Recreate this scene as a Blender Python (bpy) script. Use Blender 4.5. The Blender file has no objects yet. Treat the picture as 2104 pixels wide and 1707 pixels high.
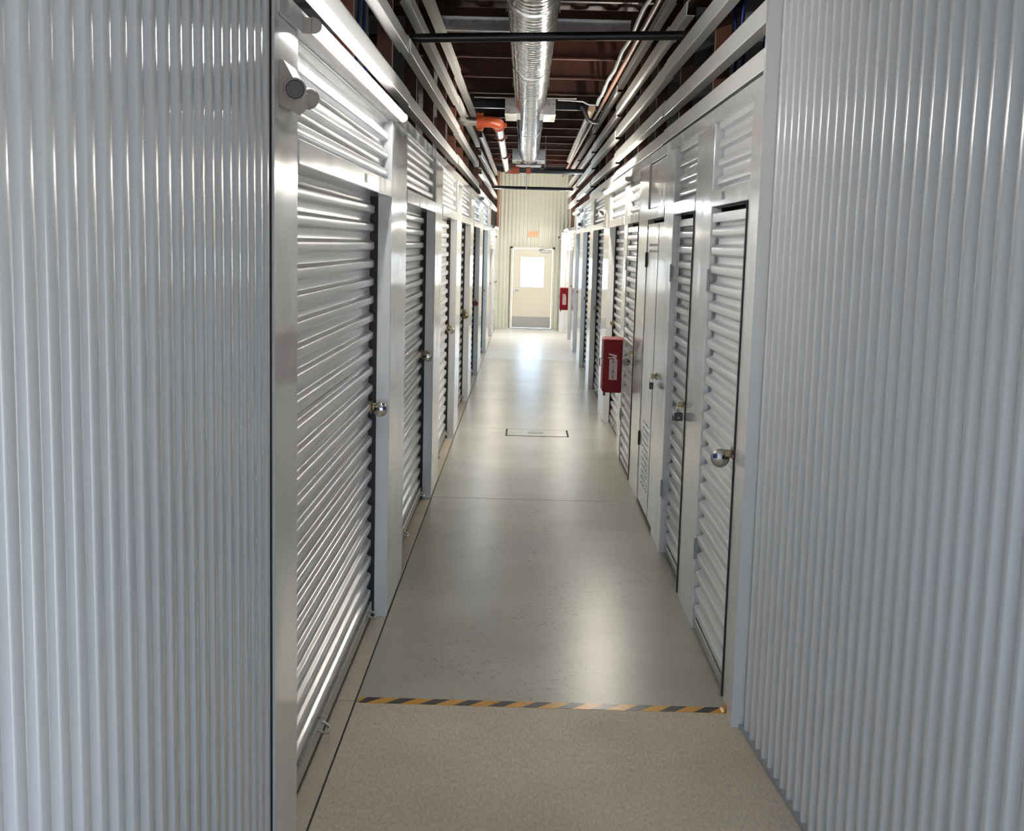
import bpy, math, random
from mathutils import Matrix, Vector
random.seed(7)
SC = bpy.context.scene
COL = SC.collection
PI = math.pi

# ---------------------------------------------------------------- camera
cam_d = bpy.data.cameras.new('camera')
cam_d.sensor_fit = 'HORIZONTAL'
cam_d.sensor_width = 36.0
cam_d.lens = 36.0 * 2500.0 / 2104.0
cam_d.clip_start = 0.05
cam_d.clip_end = 200
cam = bpy.data.objects.new('camera', cam_d)
COL.objects.link(cam)
R = Matrix(((0.99959358, -0.02749576, 0.00752726),
            (0.01128812, 0.13929936, -0.99018598),
            (0.02617737, 0.98986851, 0.13955312)))
cam.matrix_world = Matrix.Translation((0, 0, 2.18)) @ R.to_4x4()
SC.camera = cam

# ---------------------------------------------------------------- world, daylight, exposure
SC.view_settings.view_transform = 'Standard'
SC.view_settings.look = 'None'
SC.view_settings.gamma = 1.0
SC.view_settings.use_curve_mapping = False
SC.view_settings.exposure = 0.58
w = bpy.data.worlds.new('sky')
SC.world = w
w.use_nodes = True
nt = w.node_tree
bg = nt.nodes['Background']
tc = nt.nodes.new('ShaderNodeTexCoord')
sx = nt.nodes.new('ShaderNodeSeparateXYZ')
rp = nt.nodes.new('ShaderNodeValToRGB')
nt.links.new(tc.outputs['Generated'], sx.inputs[0])
mr = nt.nodes.new('ShaderNodeMapRange')
mr.inputs[1].default_value = -0.3
mr.inputs[2].default_value = 0.7
nt.links.new(sx.outputs[2], mr.inputs[0])
nt.links.new(mr.outputs[0], rp.inputs[0])
rp.color_ramp.elements[0].position = 0.27
rp.color_ramp.elements[0].color = (0.55, 0.55, 0.54, 1)
rp.color_ramp.elements[1].position = 0.33
rp.color_ramp.elements[1].color = (0.60, 0.775, 1.0, 1)
nt.links.new(rp.outputs[0], bg.inputs[0])
bg.inputs[1].default_value = 6.6


def area(name, loc, rot, sx_, sy_, power, col, portal=False):
    d = bpy.data.lights.new(name, 'AREA')
    d.shape = 'RECTANGLE'
    d.size = sx_
    d.size_y = sy_
    d.energy = power
    d.color = col
    if portal:
        d.cycles.is_portal = True
    o = bpy.data.objects.new(name, d)
    o.location = loc
    o.rotation_euler = rot
    COL.objects.link(o)
    return o


area('sky_portal_back', (0.4, -4.22, 1.22), (PI / 2, 0, 0), 2.0, 2.45, 1, (1, 1, 1), True)
# sampling portals over the two openings that let the sky in
area('sky_portal_exit', (0.19, 32.2, 1.46), (-PI / 2, 0, 0), 0.7, 0.9, 1, (1, 1, 1), True)
area('sky_portal_entrance', (1.62, -0.75, 1.15), (0, PI / 2, 0), 2.3, 3.2, 1, (1, 1, 1), True)

XL, XR = -0.755, 1.02
WARM = (1.0, 0.93, 0.80)
COOL = (0.86, 0.95, 1.0)
NEUT = (1.0, 0.985, 0.95)

# ---------------------------------------------------------------- materials
MATS = {}


def nodes(name):
    m = bpy.data.materials.new(name)
    m.use_nodes = True
    MATS[name] = m
    n = m.node_tree
    return m, n, n.nodes['Principled BSDF']


def mat(name, col, rough=0.4, metal=0.0, spec=0.5, coat=0.0, coat_r=0.05, wave=0.0, wave_scale=2.0, wave_y=1.0,
        var=0.0, var_scale=4.0, rough_var=0.0, emit=None, emit_s=0.0, ior=1.5):
    m, n, b = nodes(name)
    b.inputs['Base Color'].default_value = (*col, 1)
    b.inputs['Roughness'].default_value = rough
    b.inputs['Metallic'].default_value = metal
    b.inputs['Specular IOR Level'].default_value = spec
    b.inputs['IOR'].default_value = ior
    b.inputs['Coat Weight'].default_value = coat
    b.inputs['Coat Roughness'].default_value = coat_r
    if wave or var or rough_var:
        g = n.nodes.new('ShaderNodeNewGeometry')
    if wave:
        mp = n.nodes.new('ShaderNodeMapping')
        mp.inputs['Scale'].default_value = (wave_scale, wave_scale * wave_y, wave_scale)
        n.links.new(g.outputs['Position'], mp.inputs[0])
        t = n.nodes.new('ShaderNodeTexNoise')
        t.inputs['Scale'].default_value = 1.0
        t.inputs['Detail'].default_value = 1.5
        n.links.new(mp.outputs[0], t.inputs['Vector'])
        bp = n.nodes.new('ShaderNodeBump')
        bp.inputs['Strength'].default_value = 1.0
        bp.inputs['Distance'].default_value = wave
        n.links.new(t.outputs['Fac'], bp.inputs['Height'])
        n.links.new(bp.outputs[0], b.inputs['Normal'])
        n.links.new(bp.outputs[0], b.inputs['Coat Normal'])
    if var or rough_var:
        t2 = n.nodes.new('ShaderNodeTexNoise')
        t2.inputs['Scale'].default_value = var_scale
        t2.inputs['Detail'].default_value = 5
        n.links.new(g.outputs['Position'], t2.inputs['Vector'])
    if var:
        r2 = n.nodes.new('ShaderNodeValToRGB')
        r2.color_ramp.elements[0].position = 0.3
        r2.color_ramp.elements[1].position = 0.7
        r2.color_ramp.elements[0].color = (*[c * (1 - var) for c in col], 1)
        r2.color_ramp.elements[1].color = (*[min(1, c * (1 + var)) for c in col], 1)
        n.links.new(t2.outputs['Fac'], r2.inputs[0])
        n.links.new(r2.outputs[0], b.inputs['Base Color'])
    if rough_var:
        mr_ = n.nodes.new('ShaderNodeMapRange')
        mr_.inputs[1].default_value = 0.3
        mr_.inputs[2].default_value = 0.7
        mr_.inputs[3].default_value = max(0, rough - rough_var)
        mr_.inputs[4].default_value = rough + rough_var
        n.links.new(t2.outputs['Fac'], mr_.inputs[0])
        n.links.new(mr_.outputs[0], b.inputs['Roughness'])
    if emit:
        b.inputs['Emission Color'].default_value = (*emit, 1)
        b.inputs['Emission Strength'].default_value = emit_s
    return m


ENAMEL = mat('white_enamel', (0.74, 0.75, 0.76), 0.14, spec=0.7, coat=0.4, coat_r=0.06, wave=0.004, wave_scale=2.4, wave_y=1.3)
GIRT = mat('white_girt_paint', (0.91, 0.905, 0.88), 0.3, spec=0.5, coat=0.15, coat_r=0.1, wave=0.002, wave_scale=3.0)
CURTAIN = mat('white_curtain_paint', (0.72, 0.73, 0.745), 0.26, spec=0.6, coat=0.3, coat_r=0.1, wave=0.0025, wave_scale=5.0, wave_y=0.35)
SHEET = mat('white_ribbed_sheet', (0.70, 0.715, 0.735), 0.24, spec=0.6, coat=0.5, coat_r=0.12, wave=0.0006, wave_scale=9)
SHEET_END = mat('cream_ribbed_sheet', (0.80, 0.81, 0.71), 0.25, spec=0.5, coat=0.3, coat_r=0.12)
PARTITION = mat('grey_partition_sheet', (0.33, 0.33, 0.34), 0.45, var=0.15)
TRACK_AND_GAP = mat('black_guide_and_gap', (0.018, 0.018, 0.02), 0.5)  # guides and joints; also the painted shade of door gaps
GALV = mat('galvanised_steel', (0.56, 0.57, 0.58), 0.34, metal=1.0, var=0.12, var_scale=30, rough_var=0.08)
DUCTM = mat('spiral_duct_steel', (0.74, 0.75, 0.75), 0.2, metal=1.0, wave=0.012, wave_scale=7, wave_y=1.2, rough_var=0.06, var_scale=12)
PIPE = mat('bright_galvanised_pipe', (0.74, 0.72, 0.68), 0.22, metal=1.0)
OXIDE = mat('red_oxide_primer', (0.085, 0.030, 0.020), 0.5, var=0.25, var_scale=6)
OXIDE_L = mat('worn_red_oxide', (0.20, 0.085, 0.055), 0.38, var=0.2)
DECK = mat('dark_brown_deck', (0.060, 0.024, 0.018), 0.6, var=0.25, var_scale=3)
BLACKP = mat('black_pipe_paint', (0.010, 0.010, 0.012), 0.35)
ORANGE = mat('orange_fitting_paint', (0.34, 0.058, 0.018), 0.35, coat=0.15)
BROWNP = mat('copper_brown_pipe', (0.34, 0.17, 0.11), 0.4, var=0.2)
TANP = mat('weathered_tan_pipe', (0.36, 0.26, 0.18), 0.4, var=0.3, var_scale=10)
GREYC = mat('grey_conduit', (0.32, 0.34, 0.36), 0.4)
BLUEC = mat('blue_cable', (0.015, 0.035, 0.22), 0.45)
RED = mat('red_cabinet', (0.20, 0.002, 0.006), 0.4, spec=0.25)
PALE = mat('pale_print', (0.62, 0.5, 0.5), 0.4)
REDPRINT = mat('dark_red_print', (0.08, 0.006, 0.012), 0.4)
BLACKPL = mat('black_plastic', (0.012, 0.012, 0.014), 0.35)
FIXT = mat('beige_plastic', (0.52, 0.47, 0.44), 0.4)
LENS = mat('lamp_lens', (0.06, 0.055, 0.055), 0.25, spec=0.4)
BRASS = mat('brass_plate', (0.30, 0.235, 0.13), 0.4, metal=1.0)
CHROME = mat('chrome', (0.72, 0.70, 0.68), 0.12, metal=1.0)
BLUE = mat('blue_sticker', (0.01, 0.015, 0.20), 0.35)
REDLOCK = mat('red_lock_paint', (0.25, 0.02, 0.02), 0.35)
YELLOW = mat('yellow_tape', (0.72, 0.36, 0.035), 0.28, var=0.12, var_scale=25)
BLACKT = mat('black_tape', (0.022, 0.022, 0.026), 0.28, var=0.3, var_scale=25)
DOORP = mat('cream_door_paint', (0.80, 0.765, 0.65), 0.35, coat=0.2)
STEEL = mat('brushed_kick_plate', (0.5, 0.49, 0.46), 0.4, metal=1.0)
JOINT = mat('dark_joint_filler', (0.05, 0.042, 0.035), 0.8)
INK = mat('grey_ink', (0.2, 0.21, 0.21), 0.5)
HINGE = mat('dark_hinge', (0.02, 0.018, 0.016), 0.5)
GLOW = {}
for nm, c, s in (('tube_glow_warm', WARM, 112.0), ('tube_glow_cool', COOL, 54.0), ('tube_glow_neutral', NEUT, 36.0), ('fill_lamp_glow', NEUT, 6.0)):
    GLOW[nm] = mat(nm, (0.9, 0.9, 0.9), 0.4, emit=c, emit_s=s)
EXITL = mat('exit_letters', (0.8, 0.2, 0.1), 0.4, emit=(1.0, 0.30, 0.10), emit_s=0.5)
EXITF = mat('exit_face', (0.75, 0.38, 0.24), 0.4, emit=(1.0, 0.50, 0.28), emit_s=0.25)

# glass: clear pane
gm = bpy.data.materials.new('clear_glass')
gm.use_nodes = True
n = gm.node_tree
n.nodes.remove(n.nodes['Principled BSDF'])
tr = n.nodes.new('ShaderNodeBsdfTransparent')
gl = n.nodes.new('ShaderNodeBsdfGlossy')
gl.inputs['Roughness'].default_value = 0.02
fr = n.nodes.new('ShaderNodeFresnel')
mx = n.nodes.new('ShaderNodeMixShader')
n.links.new(fr.outputs[0], mx.inputs[0])
n.links.new(tr.outputs[0], mx.inputs[1])
n.links.new(gl.outputs[0], mx.inputs[2])
n.links.new(mx.outputs[0], n.nodes['Material Output'].inputs[0])
GLASS = gm


def concrete(name, c0, c1, rough, rv, scratch, speck):
    m, n, b = nodes(name)
    L = n.links.new
    g = n.nodes.new('ShaderNodeNewGeometry')

    def noise(scale, detail, sc=(1, 1, 1), rough_=0.5):
        mp = n.nodes.new('ShaderNodeMapping')
        mp.inputs['Scale'].default_value = sc
        L(g.outputs['Position'], mp.inputs[0])
        t = n.nodes.new('ShaderNodeTexNoise')
        t.inputs['Scale'].default_value = scale
        t.inputs['Detail'].default_value = detail
        t.inputs['Roughness'].default_value = rough_
        L(mp.outputs[0], t.inputs['Vector'])
        return t

    def ramp(src, p0, p1, a, bb):
        r = n.nodes.new('ShaderNodeValToRGB')
        r.color_ramp.elements[0].position = p0
        r.color_ramp.elements[1].position = p1
        r.color_ramp.elements[0].color = (*a, 1)
        r.color_ramp.elements[1].color = (*bb, 1)
        L(src, r.inputs[0])
        return r

    big = noise(1.3, 4, (1, 1.0, 1), 0.5)
    base = ramp(big.outputs['Fac'], 0.25, 0.75, c0, c1)
    fine = noise(90, 3, (1, 0.35, 1))
    fr_ = ramp(fine.outputs['Fac'], 0.3, 0.7, (1 - speck,) * 3, (1 + speck * 0.6,) * 3)
    mul = n.nodes.new('ShaderNodeMixRGB')
    mul.blend_type = 'MULTIPLY'
    mul.inputs[0].default_value = 1
    L(base.outputs[0], mul.inputs[1])
    L(fr_.outputs[0], mul.inputs[2])
    out = mul.outputs[0]
    # pits and scuffs
    pit = noise(38, 4, (1, 0.6, 1), 0.7)
    pr = ramp(pit.outputs['Fac'], 0.66, 0.72, (1, 1, 1), (0.55, 0.5, 0.45))
    m2 = n.nodes.new('ShaderNodeMixRGB')
    m2.blend_type = 'MULTIPLY'
    m2.inputs[0].default_value = 0.5
    L(out, m2.inputs[1])
    L(pr.outputs[0], m2.inputs[2])
    out = m2.outputs[0]
    if scratch:
        def streak(sx_, sy_, ang, lo):
            mp = n.nodes.new('ShaderNodeMapping')
            mp.vector_type = 'TEXTURE'
            mp.inputs['Rotation'].default_value = (0, 0, ang)
            mp.inputs['Scale'].default_value = (1 / sx_, 1 / sy_, 1)
            L(g.outputs['Position'], mp.inputs[0])
            t = n.nodes.new('ShaderNodeTexNoise')
            t.inputs['Scale'].default_value = 1
            t.inputs['Detail'].default_value = 2
            L(mp.outputs[0], t.inputs['Vector'])
            return ramp(t.outputs['Fac'], lo, lo + .05, (0, 0, 0), (1, 1, 1)).outputs[0]
        s1, s2, s3 = streak(85, 9, .35, .60), streak(12, 60, -.2, .61), streak(50, 70, .9, .63)
        mxa = n.nodes.new('ShaderNodeMath'); mxa.operation = 'MAXIMUM'
        L(s1, mxa.inputs[0]); L(s2, mxa.inputs[1])
        line = n.nodes.new('ShaderNodeMath'); line.operation = 'MAXIMUM'
        L(mxa.outputs[0], line.inputs[0]); L(s3, line.inputs[1])
        mask_n = noise(1.1, 3, (1.6, 1, 1))
        mask = ramp(mask_n.outputs['Fac'], 0.45, 0.58, (0, 0, 0), (1, 1, 1))
        brk = noise(22, 2)
        brk_r = ramp(brk.outputs['Fac'], 0.42, 0.52, (0, 0, 0), (1, 1, 1))
        mm = n.nodes.new('ShaderNodeMath')
        mm.operation = 'MULTIPLY'
        L(line.outputs[0], mm.inputs[0])
        L(mask.outputs[0], mm.inputs[1])
        mm2 = n.nodes.new('ShaderNodeMath')
        mm2.operation = 'MULTIPLY'
        L(mm.outputs[0], mm2.inputs[0])
        L(brk_r.outputs[0], mm2.inputs[1])
        mm3 = n.nodes.new('ShaderNodeMath')
        mm3.operation = 'MULTIPLY'
        mm3.inputs[1].default_value = scratch
        L(mm2.outputs[0], mm3.inputs[0])
        m3 = n.nodes.new('ShaderNodeMixRGB')
        L(mm3.outputs[0], m3.inputs[0])
        L(out, m3.inputs[1])
        m3.inputs[2].default_value = (0.22, 0.205, 0.175, 1)
        out = m3.outputs[0]
    L(out, b.inputs['Base Color'])
    rn = noise(2.2, 4, (1, 1, 1), 0.5)
    mr_ = n.nodes.new('ShaderNodeMapRange')
    mr_.inputs[1].default_value = 0.3
    mr_.inputs[2].default_value = 0.7
    mr_.inputs[3].default_value = rough - rv
    mr_.inputs[4].default_value = rough + rv
    L(rn.outputs['Fac'], mr_.inputs[0])
    L(mr_.outputs[0], b.inputs['Roughness'])
    b.inputs['Specular IOR Level'].default_value = 0.5
    return m


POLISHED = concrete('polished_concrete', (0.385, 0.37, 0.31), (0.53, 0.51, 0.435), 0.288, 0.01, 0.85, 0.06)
RAW = concrete('bare_concrete', (0.54, 0.465, 0.36), (0.69, 0.605, 0.485), 0.5, 0.1, 0.0, 0.2)
EDGE = concrete('edge_concrete', (0.52, 0.455, 0.36), (0.66, 0.58, 0.47), 0.48, 0.1, 0.0, 0.10)
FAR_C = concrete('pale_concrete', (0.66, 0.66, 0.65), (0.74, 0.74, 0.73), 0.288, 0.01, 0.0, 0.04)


# ---------------------------------------------------------------- geometry helpers
class MB:
    def __init__(s):
        s.v = []
        s.f = []
        s.sm = []

    def add(s, vs, fs, smooth=False):
        o = len(s.v)
        s.v += [tuple(p) for p in vs]
        s.f += [tuple(i + o for i in f) for f in fs]
        s.sm += [smooth] * len(fs)
        return s

    def box(s, x0, x1, y0, y1, z0, z1, c=0.0):
        if x1 < x0: x0, x1 = x1, x0
        if y1 < y0: y0, y1 = y1, y0
        if z1 < z0: z0, z1 = z1, z0
        c = min(c, (x1 - x0) * .45, (y1 - y0) * .45, (z1 - z0) * .45)
        if c <= 0:
            vs = [(x, y, z) for z in (z0, z1) for y in (y0, y1) for x in (x0, x1)]
            fs = [(0, 2, 3, 1), (4, 5, 7, 6), (0, 1, 5, 4), (2, 6, 7, 3), (0, 4, 6, 2), (1, 3, 7, 5)]
            return s.add(vs, fs)
        vs = []
        idx = {}
        for ix, x in enumerate((x0, x1)):
            for iy, y in enumerate((y0, y1)):
                for iz, z in enumerate((z0, z1)):
                    dx, dy, dz = (c if ix == 0 else -c), (c if iy == 0 else -c), (c if iz == 0 else -c)
                    idx[ix, iy, iz, 0] = len(vs); vs.append((x, y + dy, z + dz))
                    idx[ix, iy, iz, 1] = len(vs); vs.append((x + dx, y, z + dz))
                    idx[ix, iy, iz, 2] = len(vs); vs.append((x + dx, y + dy, z))
        fs = []
        I = idx
        fs.append((I[0,0,0,0], I[0,0,1,0], I[0,1,1,0], I[0,1,0,0]))
        fs.append((I[1,0,0,0], I[1,1,0,0], I[1,1,1,0], I[1,0,1,0]))
        fs.append((I[0,0,0,1], I[1,0,0,1], I[1,0,1,1], I[0,0,1,1]))
        fs.append((I[0,1,0,1], I[0,1,1,1], I[1,1,1,1], I[1,1,0,1]))
        fs.append((I[0,0,0,2], I[0,1,0,2], I[1,1,0,2], I[1,0,0,2]))
        fs.append((I[0,0,1,2], I[1,0,1,2], I[1,1,1,2], I[0,1,1,2]))
        for a in (0, 1):
            for b_ in (0, 1):
                fs.append((I[a,b_,0,0], I[a,b_,1,0], I[a,b_,1,1], I[a,b_,0,1]))
                fs.append((I[a,0,b_,0], I[a,1,b_,0], I[a,1,b_,2], I[a,0,b_,2]))
                fs.append((I[0,a,b_,1], I[1,a,b_,1], I[1,a,b_,2], I[0,a,b_,2]))
                for e in (0, 1):
                    fs.append((I[a,b_,e,0], I[a,b_,e,1], I[a,b_,e,2]))
        return s.add(vs, fs)

    def tube(s, pts, r, n=10, caps=True, smooth=True):
        pts = [Vector(p) for p in pts]
        rings = []
        rr = r if isinstance(r, (list, tuple)) else [r] * len(pts)
        up = None
        for i, p in enumerate(pts):
            d = (pts[min(i + 1, len(pts) - 1)] - pts[max(i - 1, 0)]).normalized()
            if up is None:
                up = Vector((0, 0, 1)) if abs(d.z) < .9 else Vector((1, 0, 0))
            a = (up - d * up.dot(d)).normalized()
            up = a
            b_ = d.cross(a)
            rings.append([p + (a * math.cos(2 * PI * k / n) + b_ * math.sin(2 * PI * k / n)) * rr[i] for k in range(n)])
        vs = [q for ring in rings for q in ring]
        fs = [(i * n + k, i * n + (k + 1) % n, (i + 1) * n + (k + 1) % n, (i + 1) * n + k) for i in range(len(pts) - 1) for k in range(n)]
        s.add(vs, fs, smooth)
        if caps:
            s.add(rings[0], [tuple(reversed(range(n)))])
            s.add(rings[-1], [tuple(range(n))])
        return s

    def prism(s, poly, axis, a, b, smooth=False, caps=True):
        """poly: list of 2-D points; axis 'x','y','z' is the extrusion axis"""
        def P(p, t):
            return {'x': (t, p[0], p[1]), 'y': (p[0], t, p[1]), 'z': (p[0], p[1], t)}[axis]
        n = len(poly)
        vs = [P(p, a) for p in poly] + [P(p, b) for p in poly]
        fs = [(i, (i + 1) % n, n + (i + 1) % n, n + i) for i in range(n)]
        s.add(vs, fs, smooth)
        if caps:
            s.add(vs[:n], [tuple(reversed(range(n)))])
            s.add(vs[n:], [tuple(range(n))])
        return s

    def strip(s, prof, axis, a, b, smooth=True):
        def P(p, t):
            return {'x': (t, p[0], p[1]), 'y': (p[0], t, p[1]), 'z': (p[0], p[1], t)}[axis]
        n = len(prof)
        vs = [P(p, a) for p in prof] + [P(p, b) for p in prof]
        fs = [(i, i + 1, n + i + 1, n + i) for i in range(n - 1)]
        return s.add(vs, fs, smooth)

    def mesh(s, name, m, loc=(0, 0, 0)):
        me = bpy.data.meshes.new(name)
        lx, ly, lz = loc
        me.from_pydata([(x - lx, y - ly, z - lz) for x, y, z in s.v], [], s.f)
        me.polygons.foreach_set('use_smooth', s.sm)
        me.materials.append(m)
        me.update()
        return me

    def build(s, name, m, parent=None):
        loc = wl(parent)
        me = s.mesh(name, m, loc)
        return link(name, me, parent)


def wl(o):
    v = Vector((0, 0, 0))
    while o is not None:
        v += o.location
        o = o.parent
    return v


def link(name, data, parent=None, loc=None):
    o = bpy.data.objects.new(name, data)
    COL.objects.link(o)
    if parent is not None:
        o.parent = parent
    if loc is not None:
        o.location = loc
    return o


def tag(o, label=None, cat=None, group=None, kind=None):
    if label: o['label'] = label
    if cat: o['category'] = cat
    if group: o['group'] = group
    if kind: o['kind'] = kind
    return o


def thing(name, label, cat, loc=(0, 0, 0), rz=0.0, group=None):
    o = bpy.data.objects.new(name, None)
    o.empty_display_size = 0.1
    COL.objects.link(o)
    o.location = loc
    o.rotation_euler = (0, 0, rz)
    return tag(o, label, cat, group, 'thing')


def struct(name, loc=(0, 0, 0)):
    o = bpy.data.objects.new(name, None)
    o.empty_display_size = 0.1
    COL.objects.link(o)
    o.location = loc
    return tag(o, kind='structure')


def rib_profile(t0, t1, pitch, depth, flat_out, flat_in, step=None):
    """(depth, along) points of a rounded trapezoid corrugation from t0 to t1"""
    sl = (1 - flat_out - flat_in) / 2
    key = [(0, 0), (flat_in * .5, 0), (flat_in * .5 + sl, 1), (flat_in * .5 + sl + flat_out, 1), (flat_in * .5 + 2 * sl + flat_out, 0), (1, 0)]

    def raw(u):
        u %= 1
        for (a, ha), (b, hb) in zip(key, key[1:]):
            if u <= b:
                return ha + (hb - ha) * (u - a) / max(1e-9, b - a)
        return 0
    us = []
    r = .035
    for a, _ in key[1:-1]:
        us += [a - r, a - r * .3, a + r * .3, a + r]
    pts = []
    k = math.floor(t0 / pitch)
    while k * pitch < t1 + 1e-6:
        for u in us:
            t = (k + u) * pitch
            if t0 < t < t1:
                h = sum(raw(u + q * r) for q in (-.8, -.4, 0, .4, .8)) / 5
                pts.append((h * depth, t))
        k += 1
    h0 = raw(t0 / pitch) * depth
    h1 = raw(t1 / pitch) * depth
    return [(h0, t0)] + pts + [(h1, t1)]


MESHES = {}


def cached(key, fn):
    if key not in MESHES:
        MESHES[key] = fn()
    return MESHES[key]


def text(name, body, size, m, parent, loc, rot, ext=0.0006):
    c = bpy.data.curves.new(name, 'FONT')
    c.body = body
    c.size = size
    c.align_x = 'CENTER'
    c.align_y = 'CENTER'
    c.extrude = ext
    c.materials.append(m)
    tmp = bpy.data.objects.new(name, c)
    me = bpy.data.meshes.new_from_object(tmp)
    bpy.data.objects.remove(tmp)
    o = link(name, me, parent)
    o.location = Vector(loc) - wl(parent)
    o.rotation_euler = rot
    return o


# ================================================================ STRUCTURE
# ---------------------------------------------------------------- floor
floor = struct('floor')
MB().box(-4.4, 4.6, .9, 33.5, -0.25, -0.012).build('floor_base', JOINT, floor)
MB().box(-4.4, 1.6, -5.0, .9, -0.25, -0.012).build('floor_base', JOINT, floor)
G = 0.004


def slab(x0, x1, y0, y1, m, lab=None):
    o = MB().box(x0 + G, x1 - G, y0 + G, y1 - G, -0.012, 0.0, 0.002).build('concrete_slab', m, floor)
    if lab: o['label'] = lab
    return o


slab(XL, 1.6, -5.0, 5.56, RAW, 'bare sandy concrete slab in front of the tape')
slab(XL, 4.6, 5.56, 10.3, POLISHED)
slab(XL, 4.6, 10.3, 14.32, POLISHED)
slab(XL, 4.6, 14.32, 23.2, POLISHED)
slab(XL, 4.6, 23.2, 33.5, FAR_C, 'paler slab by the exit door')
prev = -5.0
for yb in (5.56, 10.3, 14.32, 23.2, 33.5):
    slab(-4.4, XL, prev, yb, EDGE, 'dusty strip of concrete under the left doors')
    prev = yb

# ---------------------------------------------------------------- ceiling: deck and purlins
ceiling = struct('ceiling')
o = MB()
o.strip([(4.42 - d, t) for d, t in rib_profile(-4.4, 4.6, 0.3, 0.03, .3, .4)], 'y', .9, 33.5, False)
o.v = [(z, y, x) for x, y, z in o.v]
o.build('roof_deck', DECK, ceiling)
MB().box(-4.4, 1.6, -5, .9, 4.45, 4.6).build('roof_slab', DECK, ceiling)
MB().box(-4.4, 4.6, .9, 33.5, 4.45, 4.6).build('roof_slab', DECK, ceiling)


def purlin_mesh():
    b = MB()
    z0, z1 = 4.15, 4.38
    b.box(-4.4, 4.6, -0.003, 0.003, z0, z1)
    b.box(-4.4, 4.6, -0.055, 0.0, z0, z0 + .004)
    b.box(-4.4, 4.6, -0.058, -0.055, z0, z0 + .016)
    b.box(-4.4, 4.6, 0.0, 0.055, z1 - .004, z1)
    return b.mesh('purlin', OXIDE)


k = -9
k = -7
while 13.48 + 1.565 * k < 33:
    link('purlin', cached('purlin', purlin_mesh), ceiling, (0, 13.48 + 1.565 * k, 0))
    k += 1

# ---------------------------------------------------------------- side walls
wall_left = struct('wall_left')
wall_right = struct('wall_right')

# openings: (y0, y1, header z)
HL, HR, HLOW = 2.42, 2.41, 2.06
LEFT = [(4.06, 6.88, HL), (7.75, 10.22, HL), (11.05, 13.5, HL), (14.35, 16.77, HL), (17.7, 20.2, HL),
        (21.6, 24.4, HL), (26.2, 28.8, HLOW), (30.2, 31.4, HLOW)]
RIGHT = [(5.70, 6.83, HR), (7.49, 8.58, HR), (9.15, 10.38, HR), (11.2, 12.42, HR), (12.82, 15.1, HR), (16.15, 18.7, HR),
         (19.6, 22.0, HR), (23.3, 25.1, HR), (26.3, 28.4, HLOW), (29.0, 30.6, HLOW)]


def side_wall(root, X, sgn, openings, ystart, yend, cap_hi, cap_lo, flush):
    """sgn +1: the corridor lies towards +x of this wall"""
    def bx(b, d0, d1, y0, y1, z0, z1, c=0.0):   # d measured into the corridor
        return b.box(X + sgn * d0, X + sgn * d1, y0, y1, z0, z1, c)
    edges = [ystart] + [e for o_ in openings for e in o_[:2]] + [yend]
    # columns
    for i in range(0, len(edges), 2):
        y0, y1 = edges[i], edges[i + 1]
        low = y0 > 26.0
        top = cap_lo if low else cap_hi
        b = MB()
        bx(b, -0.15, 0, y0, y1, 0, top, 0.004)
        b.build('column', ENAMEL, root)
    for i, (y0, y1, hz) in enumerate(openings):
        low = hz < 2.2
        top = cap_lo if low else cap_hi
        b = MB()
        bx(b, -0.14, 0.004, y0 + .002, y1 - .002, hz, hz + 0.085, 0.004)
        hb = b.build('header_beam', ENAMEL, root)
        if X > 0 and i == 2:
            b = MB()
            bx(b, -0.05, -0.012, y0 + .01, y1 - .01, hz + .09, top - .005, 0.003)
            b.build('header_panel', ENAMEL, root)
        else:
            prof = rib_profile(hz + .085, top, 0.1, 0.03, .36, .4)
            b = MB()
            b.strip([(X + sgn * (-0.052 + d), z) for d, z in prof], 'y', y0 + .025, y1 - .012)
            b.build('header_panel', CURTAIN, root)
        b = MB()
        bx(b, -0.14, -0.09, y0 + .002, y1 - .002, hz + .085, top)
        b.build('header_backing', TRACK_AND_GAP, root)


side_wall(wall_left, XL, 1, LEFT, 3.68, 31.9, 2.84, 2.5, False)
side_wall(wall_right, XR, -1, RIGHT, 5.47, 31.9, 2.865, 2.5, True)
MB().box(XR - .13, XR - .001, 30.85, 31.9, 0, 2.5, .004).build('end_pier', ENAMEL, wall_right)

# unit numbers printed on the header beams
for root, body, X, y, z, ry in ((wall_right, '1053', XR - .0046, 6.42, 2.455, -PI / 2), (wall_left, '1011', XL + .0046, 5.75, 2.463, PI / 2)):
    hb = [c for c in root.children if c.name.startswith('header_beam')][0]
    t_ = text('unit_number', body, 0.062, INK, hb, (X, y, z), (PI / 2, 0, ry))
    t_['label'] = 'number printed on the header beam'


def cap(root, X, sgn, y0, y1, z0, z1):
    b = MB()
    poly = [(X - sgn * .12, z0), (X + sgn * .012, z0), (X + sgn * .012, z1 - .006), (X + sgn * .004, z1), (X - sgn * .12, z1)]
    b.prism(poly, 'y', y0, y1)
    b.build('cap_trim', ENAMEL, root)


for y0, y1 in ((3.70, 7.3), (7.303, 13.4), (13.403, 19.5), (19.503, 26.0)):
    cap(wall_left, XL, 1, y0, y1, 2.84, 2.915)
cap(wall_left, XL, 1, 26.01, 31.88, 2.5, 2.575)
for y0, y1 in ((5.42, 9.1), (9.103, 14.9), (14.903, 20.6), (20.603, 26.0)):
    cap(wall_right, XR, -1, y0, y1, 2.865, 2.94)
cap(wall_right, XR, -1, 26.01, 31.88, 2.5, 2.575)


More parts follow.
